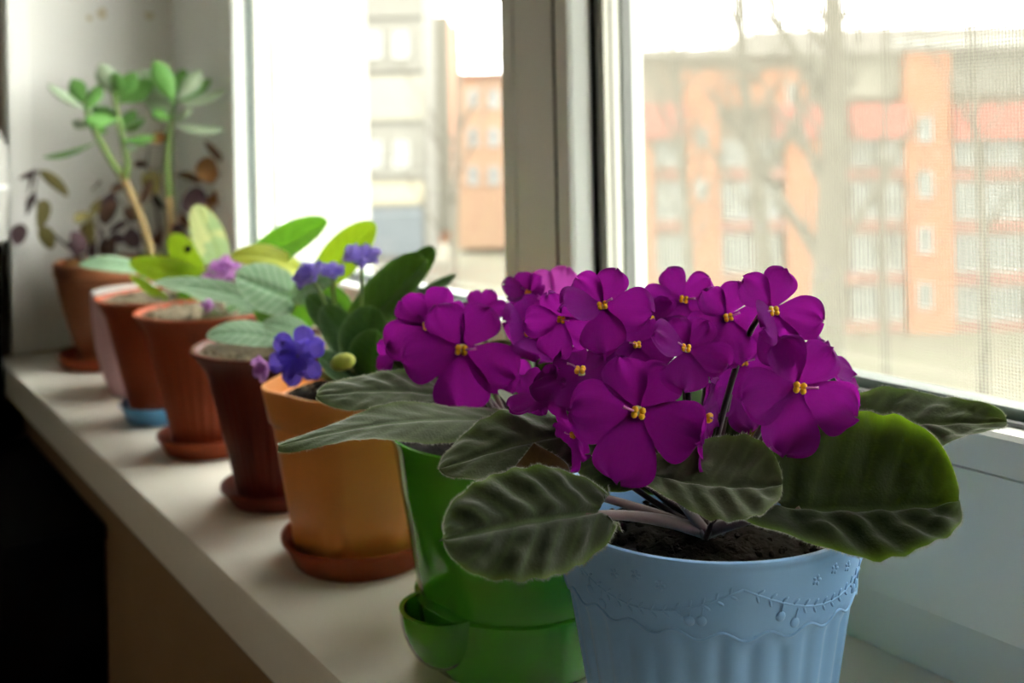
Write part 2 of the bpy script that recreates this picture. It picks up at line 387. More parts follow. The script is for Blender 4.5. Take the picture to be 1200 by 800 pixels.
# ---------------------------------------------------------------- outside world
plain('ground', (0.086, 0.079, 0.055), .95, .25, .4)
GZ = -11.0
o = struct('ground', boxes([(1.5, 220, -200, 260, GZ-.5, GZ)]), 'ground', 'pale bare ground outside far below the window')
plain('brick_orange', (.226, .083, .038), .9, .08, 3)
plain('brick_pale', (0.208, 0.135, 0.091), .9, .1, 2)
plain('panel_grey', (0.101, 0.097, 0.085), .9, .08, 1)
plain('panel_light', (0.145, 0.138, 0.114), .9, .06, 1)
plain('panel_cream', (0.188, 0.169, 0.122), .9, .06, 1)
plain('panel_blue', (0.071, 0.081, 0.089), .9, .1, 1)
plain('red_band', (0.222, 0.053, 0.040), .8, .08, 2)
plain('red_dull', (0.155, 0.064, 0.051), .8, .1, 2)
plain('window_white', (0.248, 0.248, 0.237), .6, .03, 2)
plain('farpane', (0.101, 0.111, 0.111), .25, .1, 2)
plain('loggia', (0.129, 0.103, 0.081), .9, .1, 2)
plain('roofgrey', (0.152, 0.141, 0.128), .9, .1, 2)
plain('bark', (0.063, 0.056, 0.044), .95, .2, 6)
ROT = Matrix.Rotation(-PSI, 4, 'Z')
def fbox(x0, x1, y0, y1, d, t, D):
    """box on a facade square to the lens axis: frame rectangle measured at distance D, front at depth d, thickness t"""
    a = at(x0, (y0+y1)/2, D); b = at(x1, (y0+y1)/2, D); k = D/FP
    lat = ((a+b)/2).dot(RT); w = (x1-x0)*k; zc = (a.z+b.z)/2; h = (y1-y0)*k
    ctr = RT*lat + FW*(d+t/2) + UP*zc
    return Matrix.Translation(ctr) @ ROT @ Matrix.Diagonal((w, t, h, 1))
def fmesh(ms):
    bm = bmesh.new()
    for m in ms: bmesh.ops.create_cube(bm, size=1, matrix=m)
    me = bpy.data.meshes.new('m'); bm.to_mesh(me); bm.free(); return me
def fpart(name, ms, mat, par): return link(name, fmesh(ms), mat, par, False)
def fwindow(par, x0, x1, y0, y1, D, n=2):
    k = 1.6
    ms = [fbox(x0, x1, y0, y0+k, D-.15, .2, D), fbox(x0, x1, y1-k*1.6, y1, D-.25, .3, D)]
    for i in range(n+1):
        c = x0+(x1-x0-k)*i/n; ms.append(fbox(c, c+k, y0, y1, D-.15, .2, D))
    f = fpart('window', ms, 'window_white', par)
    fpart('pane', [fbox(x0+k, x1-k, y0+k, y1-k, D-.05, .1, D)], 'farpane', f)
D = 58.0
gy = 395
b1 = thing('apartment_building', at(1000, gy, D+6), 'orange brick apartment block with red bands and white loggias', 'building')
fpart('wall', [fbox(752, 1420, 62, gy, D+.6, 12, D)], 'loggia', b1)
fpart('upper_wall', [fbox(842, 946, 82, 124, D+.1, .5, D)], 'brick_orange', b1)
fpart('upper_wall', [fbox(946, 1058, 58, 114, D+.1, .5, D)], 'panel_light', b1)
fpart('upper_wall', [fbox(1112, 1420, 58, 108, D+.1, .5, D)], 'panel_grey', b1)
fpart('roof', [fbox(745, 1430, 52, 62, D-.6, 14, D)], 'roofgrey', b1)
fpart('parapet', [fbox(900, 1430, 24, 46, D+3, 8, D)], 'roofgrey', b1)
fpart('cornice', [fbox(1050, 1430, 44, 52, D-.8, 1.5, D)], 'window_white', b1)
for x0, x1, y0 in ((1059, 1112, 58), (804, 842, 84), (921, 962, 164), (752, 766, 164), (1258, 1312, 58)):
    fpart('brick_column', [fbox(x0, x1, y0, gy, D-.5, 1.1, D)], 'brick_orange', b1)
for x0, x1 in ((752, 802), (908, 964), (994, 1058), (1113, 1256)):
    fpart('canopy', [fbox(x0, x1, 122, 162, D-.9, 1.5, D)], 'red_band', b1)
for x0, x1 in ((767, 803), (843, 920), (963, 1058), (1113, 1257)):
    for y0 in (197, 258, 319, 376):
        fpart('balcony_band', [fbox(x0, x1, y0, y0+13, D-.3, .9, D)], 'red_dull', b1)
for y0, y1 in ((164, 194), (214, 256), (276, 317), (336, 374)):
    for x0, x1, n in ((769, 801, 3), (846, 878, 3), (882, 912, 3), (998, 1026, 3), (1030, 1057, 3), (1118, 1146, 3), (1154, 1196, 4), (1204, 1250, 4)):
        fwindow(b1, x0, x1, y0, y1, D, n)
for y in (136, 201, 266, 331):
    fwindow(b1, 1075, 1092, y, y+30, D-.5, 1)
for y in (150, 211): fwindow(b1, 815, 829, y, y+22, D-.5, 1)
fwindow(b1, 922, 936, 98, 122, D-.1, 1)
D = 75.0
b2 = thing('apartment_building', at(440, 315, D+6), 'grey panel apartment block seen past the white outside wall edge', 'building')
fpart('wall', [fbox(330, 497, -130, 315, D, 12, D)], 'panel_grey', b2)
for y0, y1, m in ((-60, 22, 'panel_grey'), (26, 84, 'panel_grey'), (90, 142, 'panel_light'), (150, 210, 'panel_grey'), (214, 240, 'panel_cream'), (244, 300, 'panel_blue')):
    fpart('panel', [fbox(332, 496, y0, y1, D-.35, .4, D)], m, b2)
for y in (38, 166): 
    for x in (438, 470): fwindow(b2, x-9, x+9, y, y+30, D-.35, 2)
b3 = thing('apartment_building', at(515, 300, D+16), 'narrow orange brick building corner beyond the grey block', 'building')
fpart('wall', [fbox(480, 528, 18, 285, D+13, 10, D+13)], 'brick_orange', b3)
fpart('brick_band', [fbox(512, 528, 20, 270, D+12.6, .5, D+13)], 'panel_light', b3)
for y in (45, 95, 145): fwindow(b3, 500, 509, y, y+22, D+13, 1)
D = 103.0
b4 = thing('apartment_building', at(600, 290, D+6), 'low pinkish orange brick building between grey block and window post', 'building')
fpart('wall', [fbox(535, 705, 88, 290, D, 10, D)], 'brick_pale', b4)
for x in (548, 572): 
    for y in (105, 150, 195): fwindow(b4, x, x+13, y, y+22, D, 1)
fpart('roof', [fbox(532, 708, 84, 89, D-.5, 11, D)], 'red_dull', b4)

def tree(px, d, r0, label, seed, top=5.0, lean=0.0, nbr=16):
    rr = random.Random(seed)
    b = at(px, 165, d); base = Vector((b.x, b.y, GZ))
    t = thing('bare_tree', base, label, 'tree', 'bare trees outside')
    hh = -GZ+top; n = 12; pts = []
    for i in range(n+1):
        f = i/n; pts.append(base+UP*(hh*f)+RT*(lean*(f-.6)+.12*math.sin(f*7+seed))+FW*(.15*math.sin(f*5+seed*2)))
    link('trunk', tube(pts, [r0*(1.15-.85*(i/n)) for i in range(n+1)], 8), 'bark', t)
    for k in range(nbr):
        f = .45+.55*rr.random(); i = min(int(f*n), n-1); p = pts[i].lerp(pts[i+1], f*n-i)
        a = rr.random()*2*PI; dirv = (RT*math.cos(a)+FW*math.sin(a)*.7+UP*(.7+rr.random()*.6)).normalized(); ln = (1.6+2.2*rr.random())
        segs = []
        q = bez(p, p+dirv*ln*.5+UP*.1, p+dirv*ln+UP*ln*.35, 5); rb = r0*.28*(1.2-f*.6)
        segs.append(tube_data(q, [rb*(1-.8*j/5) for j in range(6)], 5))
        for s in range(5):
            m = q[1+rr.randrange(4)]; a2 = rr.random()*2*PI
            d2 = (dirv+RT*math.cos(a2)*.8+FW*math.sin(a2)*.8+UP*.4).normalized()*(.6+rr.random()*1.1)
            segs.append(tube_data([m, m+d2*.5+UP*.05, m+d2+UP*.2], [rb*.45, rb*.3, rb*.1], 4))
        link('branch', mesh(*merge(segs)), 'bark', t)
tree(972, 24, .50, 'bare tree with the thickest grey trunk before the orange block', 3, 6.5, .2, 18)
tree(882, 35, .36, 'forked bare grey tree standing left of the thickest trunk', 5, 6.5, -.9, 22)
tree(1036, 27, .13, 'slender bare tree just right of the thickest trunk', 8, 5, .1, 14)
tree(1145, 28, .16, 'thin bare tree right of the orange stair column', 11, 5, .2, 14)
tree(800, 30, .17, 'leaning bare tree with many twigs beside the net frame', 15, 6, -1.6, 24)
tree(533, 32, .18, 'bare tree seen through the far pane beside the window post', 21, 6, .1, 14)

# ---------------------------------------------------------------- plant builders
def leaf_geo(b, t, w, up, bend=0., cup=0., lobe=0., ripple=0., serr=0., puck=0., nu=20, nv=12, peak=.45, nvein=7, droop=0., twist=0., seed=0, e=.55, cup2=None, base_w=.10):
    rr = random.Random(seed); ax = t-b; ln = ax.length; tx = ax.normalized()
    sd = tx.cross(up).normalized(); nr = sd.cross(tx).normalized()
    vs, uv, fs = [], [], []
    ph = rr.random()*6
    k = math.log(.5)/math.log(peak)
    for i in range(nu+1):
        u = .5-.5*math.cos(PI*(.12+.88*i/nu)); u = (u-.0351)/(1-.0351)
        pr = max(0, math.sin(PI*min(1, max(0, u))**k))**e
        if i == 0: pr = base_w
        if i == nu: pr = .03
        tw = twist*u; s2 = sd*math.cos(tw)+nr*math.sin(tw); n2 = nr*math.cos(tw)-sd*math.sin(tw)
        for j in range(nv+1):
            v = -1+2*j/nv; av = abs(v)
            ww = w*pr*(1+serr*math.sin(u*PI*2*nvein*1.5+ph)*av**6)
            p = b+ax*u+n2*(bend*ln*4*u*(1-u))-n2*(droop*ln*u*u)+s2*(ww*v)
            p -= tx*(lobe*ln*av**1.5*max(0, 1-u/.45)**2)
            hgt = (cup if v < 0 or cup2 is None else cup2)*w*pr*av**1.7
            hgt += ripple*w*av**3*math.sin(u*9+ph+(1.7 if v > 0 else 0))*min(1, 4*u)
            if puck:
                phs = (u-.22*av)*PI*nvein
                nz_ = noise.noise(Vector((u*5, v*4, seed*1.7)))
                hgt += puck*w*((math.sin(phs)**2-.5)*(.75+.5*nz_)+.38*nz_)*(av*(1.12-av)*3.0)*min(1, pr*1.3)
                hgt -= puck*w*.9*math.exp(-(v/.10)**2)
            vs.append(p+n2*hgt); uv.append((u, (v+1)/2))
    for i in range(nu):
        for j in range(nv):
            a = i*(nv+1)+j; fs.append((a, a+1, a+nv+2, a+nv+1))
    return vs, fs, uv
def hairs(vs, fs, nu, nv, n, ln, seed):
    """fine down standing on the margins and over the blade, as thin real blades"""
    rr = random.Random(seed); V, F = [], []
    me = mesh(vs, fs); nrm = [Vector(x.vector) for x in me.vertex_normals]; bpy.data.meshes.remove(me)
    def strand(p, d, l):
        s = d.orthogonal().normalized()*.00006; o = len(V); V.extend([p-s, p+s, p+d*l]); F.append((o, o+1, o+2))
    W1 = nv+1
    for _ in range(n):
        i = rr.random()*nu; i0 = min(int(i), nu-1); f = i-i0; e = rr.random()
        if e < 1.01:
            j = 0 if e < .5 else nv; jn = 1 if j == 0 else nv-1
            a, c = vs[i0*W1+j], vs[(i0+1)*W1+j]; p = a.lerp(c, f); out = (p-vs[i0*W1+jn].lerp(vs[(i0+1)*W1+jn], f)).normalized()
            d = out+nrm[i0*W1+j]*rr.uniform(-.6, .8)
        else:
            j = rr.random()*nv; j0 = min(int(j), nv-1); g = j-j0
            p = vs[i0*W1+j0].lerp(vs[(i0+1)*W1+j0], f).lerp(vs[i0*W1+j0+1].lerp(vs[(i0+1)*W1+j0+1], f), g); d = nrm[i0*W1+j0]
        d = (d+Vector((rr.uniform(-.4, .4), rr.uniform(-.4, .4), rr.uniform(-.4, .4)))).normalized()
        strand(p, d, ln*rr.uniform(.5, 1.2))
    return mesh(V, F)
SEED = [100]
def leaf(par, mat, b, t, w, up=(0, .8, .6), crown=None, pet=.0022, petmat='petiole', hair=0, nm='leaf', **kw):
    """b, t: (frame x, frame y, depth); w: half width in frame px; up in right/up/towards terms"""
    SEED[0] += 1
    B, T = at(*b), at(*t); ww = w*(b[2]+t[2])/2/FP
    kw.setdefault('seed', SEED[0])
    nu, nv = kw.get('nu', 20), kw.get('nv', 12)
    vs, fs, uv = leaf_geo(B, T, ww, cv(*up), **kw)
    o = link(nm, mesh(vs, fs, uv), mat, par)
    if crown is not None:
        dirv = (B-T).normalized(); L = (B-crown).length
        tx_ = (T-B).normalized(); un_ = cv(*up); nr_ = (un_-tx_*un_.dot(tx_)).normalized()
        q = bez(crown, crown.lerp(B, .55)+UP*(.06*L)-nr_*pet*1.5, B+(T-B)*.10-nr_*pet*1.3, 10)
        link('petiole', tube(q, [pet*1.15-(pet*.55)*i/10 for i in range(11)], 8), petmat, o)
    if hair:
        hm = link('leaf_hair', hairs(vs, fs, nu, nv, hair, .0013, SEED[0]), 'hair', o, False); hm['kind'] = 'stuff'
    return o

def petal_geo(L, Wd, cup, vcup, ruf, nu=10, nv=10, seed=0, r0=.06, notch=.05):
    rr = random.Random(seed); p1, p2 = rr.random()*6, rr.random()*6
    vs, uv, fs = [], [], []
    for i in range(nu+1):
        u = math.sin(PI/2*i/nu)**.9; pr = max(.13*(1-u), (u**.78)*max(0, 1-u**2.6)**.5*1.18)
        if i == nu: pr = .06
        for j in range(nv+1):
            v = -1+2*j/nv
            r = L*(r0+(1-r0)*u)
            y = r+L*.035*math.sin(v*5+p1)*u**3
            x = Wd*pr*v*(1+.03*math.sin(u*9+p2))
            z = cup*L*u*u + vcup*Wd*pr*v*v + ruf*.35*L*u**3*math.sin(v*11+p2*2) + ruf*L*u*u*math.sin(v*3.4+p2)*(.4+abs(v)) + ruf*.6*L*u**4*math.sin(v*8+p1)
            vs.append(Vector((x, y, z))); uv.append((u, (v+1)/2))
    for i in range(nu):
        for j in range(nv):
            a = i*(nv+1)+j; fs.append((a, a+1, a+nv+2, a+nv+1))
    return vs, fs, uv
def frame_of(face, roll):
    z = face.normalized(); y = UP-z*UP.dot(z)
    if y.length < 1e-3: y = FW.copy()
    y.normalize(); x = y.cross(z)
    c, s = math.cos(roll), math.sin(roll)
    return x*c-y*s, x*s+y*c, z
PET5 = [(34, .82, .50), (-34, .82, .50), (106, 1.0, .62), (-106, 1.0, .62), (180, 1.05, .70)]
def flower(par, px, py, d, rpx, face, roll=0, crown=None, mat='petal', cone=.12, cup=.0, ruf=.075, pet=PET5, stamen=True, double=0, n=10, nm='flower', stemmat='flowerstem', seed=None, tweak=None):
    SEED[0] += 1; sd = seed or SEED[0]; rr = random.Random(sd)
    c = at(px, py, d); Rw = rpx*d/FP; X, Y, Z = frame_of(cv(*face), math.radians(roll))
    # calyx and throat
    cal = ellipsoid(c-Z*Rw*.10, [X*Rw*.11, Y*Rw*.11, Z*Rw*.14], 10, 6)
    fl = link(nm, mesh(*cal), 'sepal', par)
    th = link('throat', mesh(*ellipsoid(c+Z*Rw*.0, [X*Rw*.085, Y*Rw*.085, Z*Rw*.06], 10, 6)), 'throat' if mat == 'petal' else 'sepal', fl)
    lst = [(a, l, w, 0) for a, l, w in pet]
    for k in range(double): lst.append((k*360/double+20+rr.uniform(-15, 15), .68+.14*rr.random(), .36, 1))
    for q, (a, l, w, layer) in enumerate(lst):
        tw = (tweak or {}).get(q, {})
        cn = tw.get('cone', cone+layer*.42+rr.uniform(-.07, .07)); l = l*tw.get('len', 1); w = w*tw.get('wid', 1)
        vs, fs, uv = petal_geo(l*Rw, w*Rw, tw.get('cup', cup+rr.uniform(-.06, .06)), tw.get('vcup', .10+rr.uniform(-.08, .12)), tw.get('ruf', ruf*(1+layer)), n, n, sd*13+q)
        a = math.radians(a+rr.uniform(-6, 6)+tw.get('rot', 0)); ca, sa = math.cos(a), math.sin(a)
        ry = Y*ca+X*sa; rx = X*ca-Y*sa           # radial and tangential
        ry2 = ry*math.cos(cn)+Z*math.sin(cn); zz = Z*math.cos(cn)-ry*math.sin(cn)
        off = Z*(Rw*(.012*q+.02*layer))
        W_ = [c+off+rx*p.x+ry2*p.y+zz*p.z for p in vs]
        link('petal', mesh(W_, fs, uv), mat, fl)
    if stamen:
        for s in (-1, 1):
            pos = c+Z*Rw*.15+X*(s*Rw*.055)+Y*Rw*.0
            p1 = ellipsoid(pos+Y*Rw*.03, [X*Rw*.052, Y*Rw*.055, Z*Rw*.062], 8, 6); p2 = ellipsoid(pos-Y*Rw*.045, [X*Rw*.050, Y*Rw*.055, Z*Rw*.060], 8, 6)
            link('anther', mesh(*merge([p1, p2])), 'anther', fl)
        e = c+Z*Rw*.26+X*(Rw*.24*rr.choice((-1, 1)))+Y*Rw*.05
        link('pistil', tube(bez(c+Z*Rw*.03, c+Z*Rw*.2+(e-c)*.3, e, 6), [Rw*.018]*6+[Rw*.026], 6), 'pistil', fl)
    if crown is not None:
        back = c-Z*Rw*.2; L = (back-crown).length
        link('stem', tube(bez(crown, back-Z*L*.35-UP*L*.15, back, 10), .0013, 7), stemmat, fl)
    return fl
def soil(par, x, y, z, r, mat, bump=.004, seed=0):
    vs, fs = [], []; nr, sg = 14, 48
    for i in range(nr+1):
        for k in range(sg):
            a = 2*PI*k/sg; rr_ = r*i/nr
            px, py = x+rr_*math.cos(a), y+rr_*math.sin(a)
            q = Vector((px*90, py*90, seed)); h = bump*(noise.noise(q)+.6*noise.noise(q*2.7)+.5*noise.noise(q*6))*(1 if i < nr else .2)+bump*1.5*(1-(i/nr)**2)
            vs.append((px, py, z+h))
    for i in range(nr):
        for k in range(sg):
            k2 = (k+1) % sg; fs.append((i*sg+k, (i+1)*sg+k, (i+1)*sg+k2, i*sg+k2))
    return link('soil', mesh(vs, fs), mat, par)
def grit(par, x, y, z, r, mat, n, s, seed):
    rr = random.Random(seed); P = []
    for _ in range(n):
        a = rr.random()*2*PI; q = r*math.sqrt(rr.random())*.95
        P.append(ellipsoid(Vector((x+q*math.cos(a), y+q*math.sin(a), z+rr.uniform(0, s))), [Vector((s*rr.uniform(.5, 1.2), 0, 0)), Vector((0, s*rr.uniform(.5, 1.2), 0)), Vector((0, 0, s*rr.uniform(.4, .9)))], 5, 4))
    o = link('soil_crumbs', mesh(*merge(P)), mat, par, False); o['kind'] = 'stuff'; return o

# ---------------------------------------------------------------- blue pot with purple violet
bx, by = .3192, .3103; ZR = .115
t = thing('potted_violet', (bx, by, 0), 'African violet with vivid purple flowers in fluted light blue pot', 'potted plant')
def wav(a): return .0855+.0016*math.cos(a*22)
def blue_rf(r, z, a):
    if .004 < z < .1135 and r > .047:
        lo = max(0, min(1, (wav(a)-z)/.0014))
        fl = -.0013*(.5+.5*math.cos(a*30))**1.5
        r2 = r-.0011+fl*min(1, max(0, (wav(a)-z-.001)/.006))
        return r*(1-lo)+r2*lo
    return r
prof = [(.0, 0), (.046, 0), (.0475, .003)]
for i in range(1, 60):
    z = .003+(.1125-.003)*i/59; prof.append((.0478+(.0655-.0478)*(z/.1125)**1.08, z))
prof += [(.0664, .1138), (.0662, .1148), (.0650, .1152), (.0638, .1146), (.0632, .112), (.060, .09), (.0, .089)]
pot = link('pot', lathe(prof, 360, blue_rf, bx, by), 'bluepot', t, True, .9)
# embossed garland on the band
def onpot(a, z, lift=.0):
    r = .0478+(.0655-.0478)*(max(z, 0)/.1125)**1.08+lift
    return Vector((bx+r*math.cos(a), by+r*math.sin(a), z))
E = []
amp = .0045
for g in range(5):
    a0 = 2*PI*g/5+.35; aw = 2*PI/5
    line = [onpot(a0+aw*s/16, .1045-.0115*math.sin(PI*s/16), .0001) for s in range(17)]
    E.append(tube_data(line, .00045, 6))
    for s in range(1, 16):
        for sg in (-1, 1):
            if s in (3, 4, 12) and sg < 0: continue
            p = line[s]; q = line[min(s+1, 16)]; tt = (q-line[s-1]).normalized(); a = a0+aw*s/16
            nrm = Vector((math.cos(a), math.sin(a), -.15)).normalized(); sdv = nrm.cross(tt)*sg
            dv = (tt*.75+sdv).normalized()
            E.append(ellipsoid(p+dv*.0019, [dv*.0017, nrm.cross(dv)*.0006, nrm*.0005], 8, 5))
    for sa, dz in ((3, -.0055), (4.3, -.0068), (12, -.005), (12.9, -.0062)):
        a = a0+aw*sa/16; zc = .1045-.0115*math.sin(PI*sa/16)+dz
        n_ = Vector((math.cos(a), math.sin(a), -.15)).normalized(); tg = Vector((-math.sin(a), math.cos(a), 0))
        E.append(ellipsoid(onpot(a, zc, 0), [tg*.0021, n_.cross(tg)*.0021, n_*.0009], 12, 6))
        E.append(tube_data([onpot(a, zc+.002, .0003), onpot(a+.015, zc+.0055, .0003)], .0003, 5))
    for k in range(3):
        a = a0+aw*(.5+.12*(k-1)); z = .104+.002*(k % 2)
        n_ = Vector((math.cos(a), math.sin(a), -.15)).normalized(); tg = Vector((-math.sin(a), math.cos(a), 0)); up_ = n_.cross(tg)
        for m in range(5):
            dv = tg*math.cos(m*1.257)+up_*math.sin(m*1.257); E.append(ellipsoid(onpot(a, z)+dv*.0013, [dv*.0011, n_.cross(dv)*.0007, n_*.0005], 8, 5))
link('embossed_garland', mesh(*merge(E)), 'bluepot', pot)
# raised wavy line closing the band
for_w = [onpot(2*PI*k/440, wav(2*PI*k/440), .0) for k in range(441)]
link('wavy_edge', mesh(*tube_data(for_w, .0006, 6)), 'bluepot', pot)
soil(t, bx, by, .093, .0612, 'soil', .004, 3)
grit(t, bx, by, .096, .056, 'soil', 220, .0022, 4)
CR = Vector((bx, by, .101))
K = dict(puck=.18, nvein=5, serr=.03, lobe=.30, nu=44, nv=28)
leaf(t, 'leaf_dark', (706, 597, .380), (519, 630, .350), 64, (.05, .55, .85), CR, .0026, hair=3500, ripple=.07, cup=-.18, bend=.07, peak=.48, e=.45, base_w=.45, **{**K, 'lobe': .10, 'puck': .24})
leaf(t, 'leaf_grey', (692, 503, .425), (515, 548, .405), 45, (.1, .72, .65), CR, .0024, hair=2200, ripple=.14, cup=-.1, bend=.07, peak=.45, **K)
leaf(t, 'leaf_grey', (768, 556, .395), (917, 566, .385), 52, (-.1, .86, .45), CR, .0024, hair=1800, ripple=.10, cup=.55, cup2=-.15, bend=-.03, peak=.62, **K)
leaf(t, 'leaf_shaded', (918, 590, .392), (1124, 584, .390), 72, (-.1, .90, .40), CR, .0026, hair=3500, ripple=.10, cup=1.15, cup2=-.10, bend=-.02, peak=.52, e=.45, **K)
leaf(t, 'leaf_grey', (985, 502, .450), (1180, 494, .425), 40, (.0, .84, .5), CR, .0024, hair=2200, ripple=.16, cup=.35, cup2=-.05, bend=.03, peak=.38, **K)
leaf(t, 'leaf_brown', (893, 552, .462), (884, 430, .475), 30, (.2, .2, -1), CR, .0022, cup=.3, nu=24, nv=14)
leaf(t, 'leaf_brown', (636, 574, .398), (626, 519, .402), 36, (.1, .2, 1), CR, .002, cup=-.2, ripple=.12, nu=24, nv=14, hair=500, peak=.3, e=1.0)
leaf(t, 'leaf_dark', (790, 575, .455), (738, 480, .468), 46, (0, .3, .9), CR, .002, nu=20, nv=12)
leaf(t, 'leaf_dark', (840, 575, .46), (862, 475, .475), 44, (0, .3, .9), CR, .002, nu=20, nv=12)
leaf(t, 'leaf_dark', (760, 560, .43), (665, 500, .448), 44, (.2, .5, .8), CR, .002, nu=20, nv=12)
leaf(t, 'leaf_mid', (860, 520, .50), (930, 440, .54), 50, (0, .7, .7), CR, .002, nu=20, nv=12)
leaf(t, 'leaf_mid', (800, 500, .50), (740, 420, .545), 50, (0, .7, .7), CR, .002, nu=20, nv=12)
# bare petioles lying over the soil
FLW = [
 (747, 481, .388, 80, (-.02, .10, 1), 12, .05, {0: dict(len=.95), 2: dict(wid=1.1), 3: dict(wid=1.1)}),
 (708, 360, .412, 58, (-.30, .45, .85), -15, .22, {2: dict(cone=.15, wid=1.1), 3: dict(cone=.95, wid=.95, len=1.15)}),
 (804, 411, .392, 55, (-.12, .62, .78), 8, .10, {3: dict(cone=.95, len=1.05), 1: dict(len=.9)}),
 (851, 371, .428, 54, (.1, .12, 1), -10, .18, None),
 (903, 363, .407, 62, (.16, .05, 1), -8, .10, {3: dict(cone=1.0, len=.9)}),
 (933, 453, .402, 76, (.14, .16, 1), 14, .12, None),
 (968, 432, .446, 52, (.65, .45, .3), 20, .2, None),
 (822, 487, .402, 62, (.86, -.12, .42), 6, .12, None),
 (744, 404, .428, 46, (.25, .25, .9), 0, .1, None),
 (660, 373, .432, 46, (-.35, .0, .8), 10, .35, None),
 (682, 440, .415, 62, (-.25, .86, .42), -10, .05, None),
 (800, 352, .462, 50, (.05, .35, .9), 15, .2, None),
 (763, 378, .452, 46, (-.2, .75, .5), 0, .15, None),
 (676, 508, .412, 40, (-.75, -.1, .4), 0, .3, None),
 (862, 462, .475, 46, (.2, .5, .7), 0, .2, None),
 (870, 425, .455, 46, (.1, .3, .9), 0, .2, None),
 (640, 462, .418, 44, (-.5, .6, .35), 30, .25, None),
]
for (x, y, d, r, f, ro, cn, tk) in FLW:
    flower(t, x, y, d, r, f, ro, CR+Vector((R.uniform(-.006, .006), R.uniform(-.006, .006), 0)), 'petal', cn, tweak=tk, n=14)

# ---------------------------------------------------------------- green self-watering pot
gx_, gy_ = .3166, .4464
g = thing('potted_violet', (gx_, gy_, 0), 'purple African violet in tall glossy green pot with side spout', 'potted plant')
spc = onz(507, 716, .036); sa_ = math.atan2(spc.y-gy_, spc.x-gx_)
def green_rf(r, z, a):
    da = (a-sa_+PI) % (2*PI)-PI
    if .0 < z < .085 and r > .02:
        r -= .006*math.exp(-(da/.33)**2)*max(0, 1-((z-.035)/.05)**2)
    return r
prof = [(0, .034), (.0525, .034), (.0535, .037), (.0555, .05), (.0585, .07), (.0615, .09), (.0650, .113), (.0668, .1175), (.0672, .119), (.0662, .1195), (.0648, .117), (.062, .105), (0, .105)]
gp = link('pot', lathe(prof, 120, green_rf, gx_, gy_), 'greenpot', g, True, .8)
prof = [(0, .0), (.0475, .0), (.0495, .002), (.0525, .014), (.0545, .030), (.0548, .0345), (.0535, .0352), (0, .0352)]
link('water_tray', lathe(prof, 96, None, gx_, gy_), 'greenpot', g, True, .8)
dv = Vector((math.cos(sa_), math.sin(sa_), 0)); sv = UP.cross(dv); c0 = Vector((gx_, gy_, .037))+dv*.0495
vs, fs = [], []
for shell, rs in ((0, 1.0), (1, .88)):
    for i in range(9):
        th = (PI/2)*i/8
        for k in range(21):
            ph = -PI/2+PI*k/20
            rad = math.cos(th) if shell == 0 else math.cos(th)
            vs.append(c0+dv*(.0215*rs*rad*math.cos(ph))+sv*(.0225*rs*rad*math.sin(ph))-UP*(.031*rs*math.sin(th)))
def idx(s, i, k): return s*189+i*21+k
for s in (0, 1):
    for i in range(8):
        for k in range(20): fs.append((idx(s, i, k), idx(s, i, k+1), idx(s, i+1, k+1), idx(s, i+1, k)))
for k in range(20): fs.append((idx(0, 0, k), idx(0, 0, k+1), idx(1, 0, k+1), idx(1, 0, k)))
link('spout', mesh(vs, fs), 'greenpot', g, True, .9)
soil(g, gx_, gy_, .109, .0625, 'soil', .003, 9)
CG = Vector((gx_, gy_, .112))
leaf(g, 'leaf_grey', (528, 464, .505), (371, 463, .478), 33, (.1, .84, .55), CG, .0024, hair=1500, ripple=.12, cup=-.15, bend=.07, peak=.45, **K)
leaf(g, 'leaf_grey', (585, 492, .468), (326, 522, .435), 31, (.05, .9, .45), CG, .0026, hair=2000, ripple=.22, cup=-.12, bend=.06, peak=.35, puck=.09, serr=.03, lobe=.1, nu=44, nv=22)
leaf(g, 'leaf_dark', (530, 460, .53), (444, 430, .53), 28, (.2, .6, .7), CG, .002)
leaf(g, 'leaf_dark', (575, 460, .55), (600, 400, .56), 40, (0, .4, .9), CG, .002)
leaf(g, 'leaf_dark', (540, 455, .555), (500, 395, .565), 38, (0, .4, .9), CG, .002)
leaf(g, 'leaf_grey', (640, 500, .50), (585, 462, .47), 28, (.1, .8, .5), CG, .002, nu=24, nv=14)
leaf(g, 'leaf_dark', (640, 470, .54), (690, 420, .545), 40, (0, .4, .9), CG, .002)
leaf(g, 'leaf_mid', (600, 440, .60), (650, 420, .66), 40, (0, .8, .5), CG, .002)
for (x, y, d, r, f, ro, cn, mt) in [
 (541, 408, .497, 70, (.02, .05, 1), 6, .08, 'petal'),
 (505, 382, .525, 58, (-.35, .3, .85), -20, .15, 'petal'),
 (617, 392, .508, 62, (.35, .38, .75), 20, .75, 'petal'),
 (652, 352, .532, 50, (.0, .3, .9), -10, .25, 'petalpink'),
 (566, 362, .555, 30, (.1, .5, .8), 0, .4, 'petal'),
 (512, 362, .54, 32, (-.1, .6, .6), 20, .4, 'petal'),
 (462, 415, .53, 24, (-.6, .2, .5), 40, .5, 'petal'),
 (592, 425, .53, 34, (0, -.2, .9), 0, .3, 'petal'),
 (620, 345, .525, 34, (-.2, .5, .6), 15, .7, 'petal')]:
    flower(g, x, y, d, r, f, ro, CG+Vector((R.uniform(-.006, .006), R.uniform(-.006, .006), 0)), mt, cn, n=12)

# ---------------------------------------------------------------- saucers and pots down the row
def saucer(x, y, r, h, mat, label, lip=.006):
    o = link('plant_saucer', lathe([(0, 0), (r-.010, 0), (r-.0085, .001), (r-.002, h-.004), (r, h-.002), (r, h), (r-.002, h), (r-.0045, h-.004), (r-.011, .003), (0, .003)], 72), mat)
    o.data.set_sharp_from_angle(angle=.8); o.location = (x, y, 0)
    return props(o, label, 'saucer')
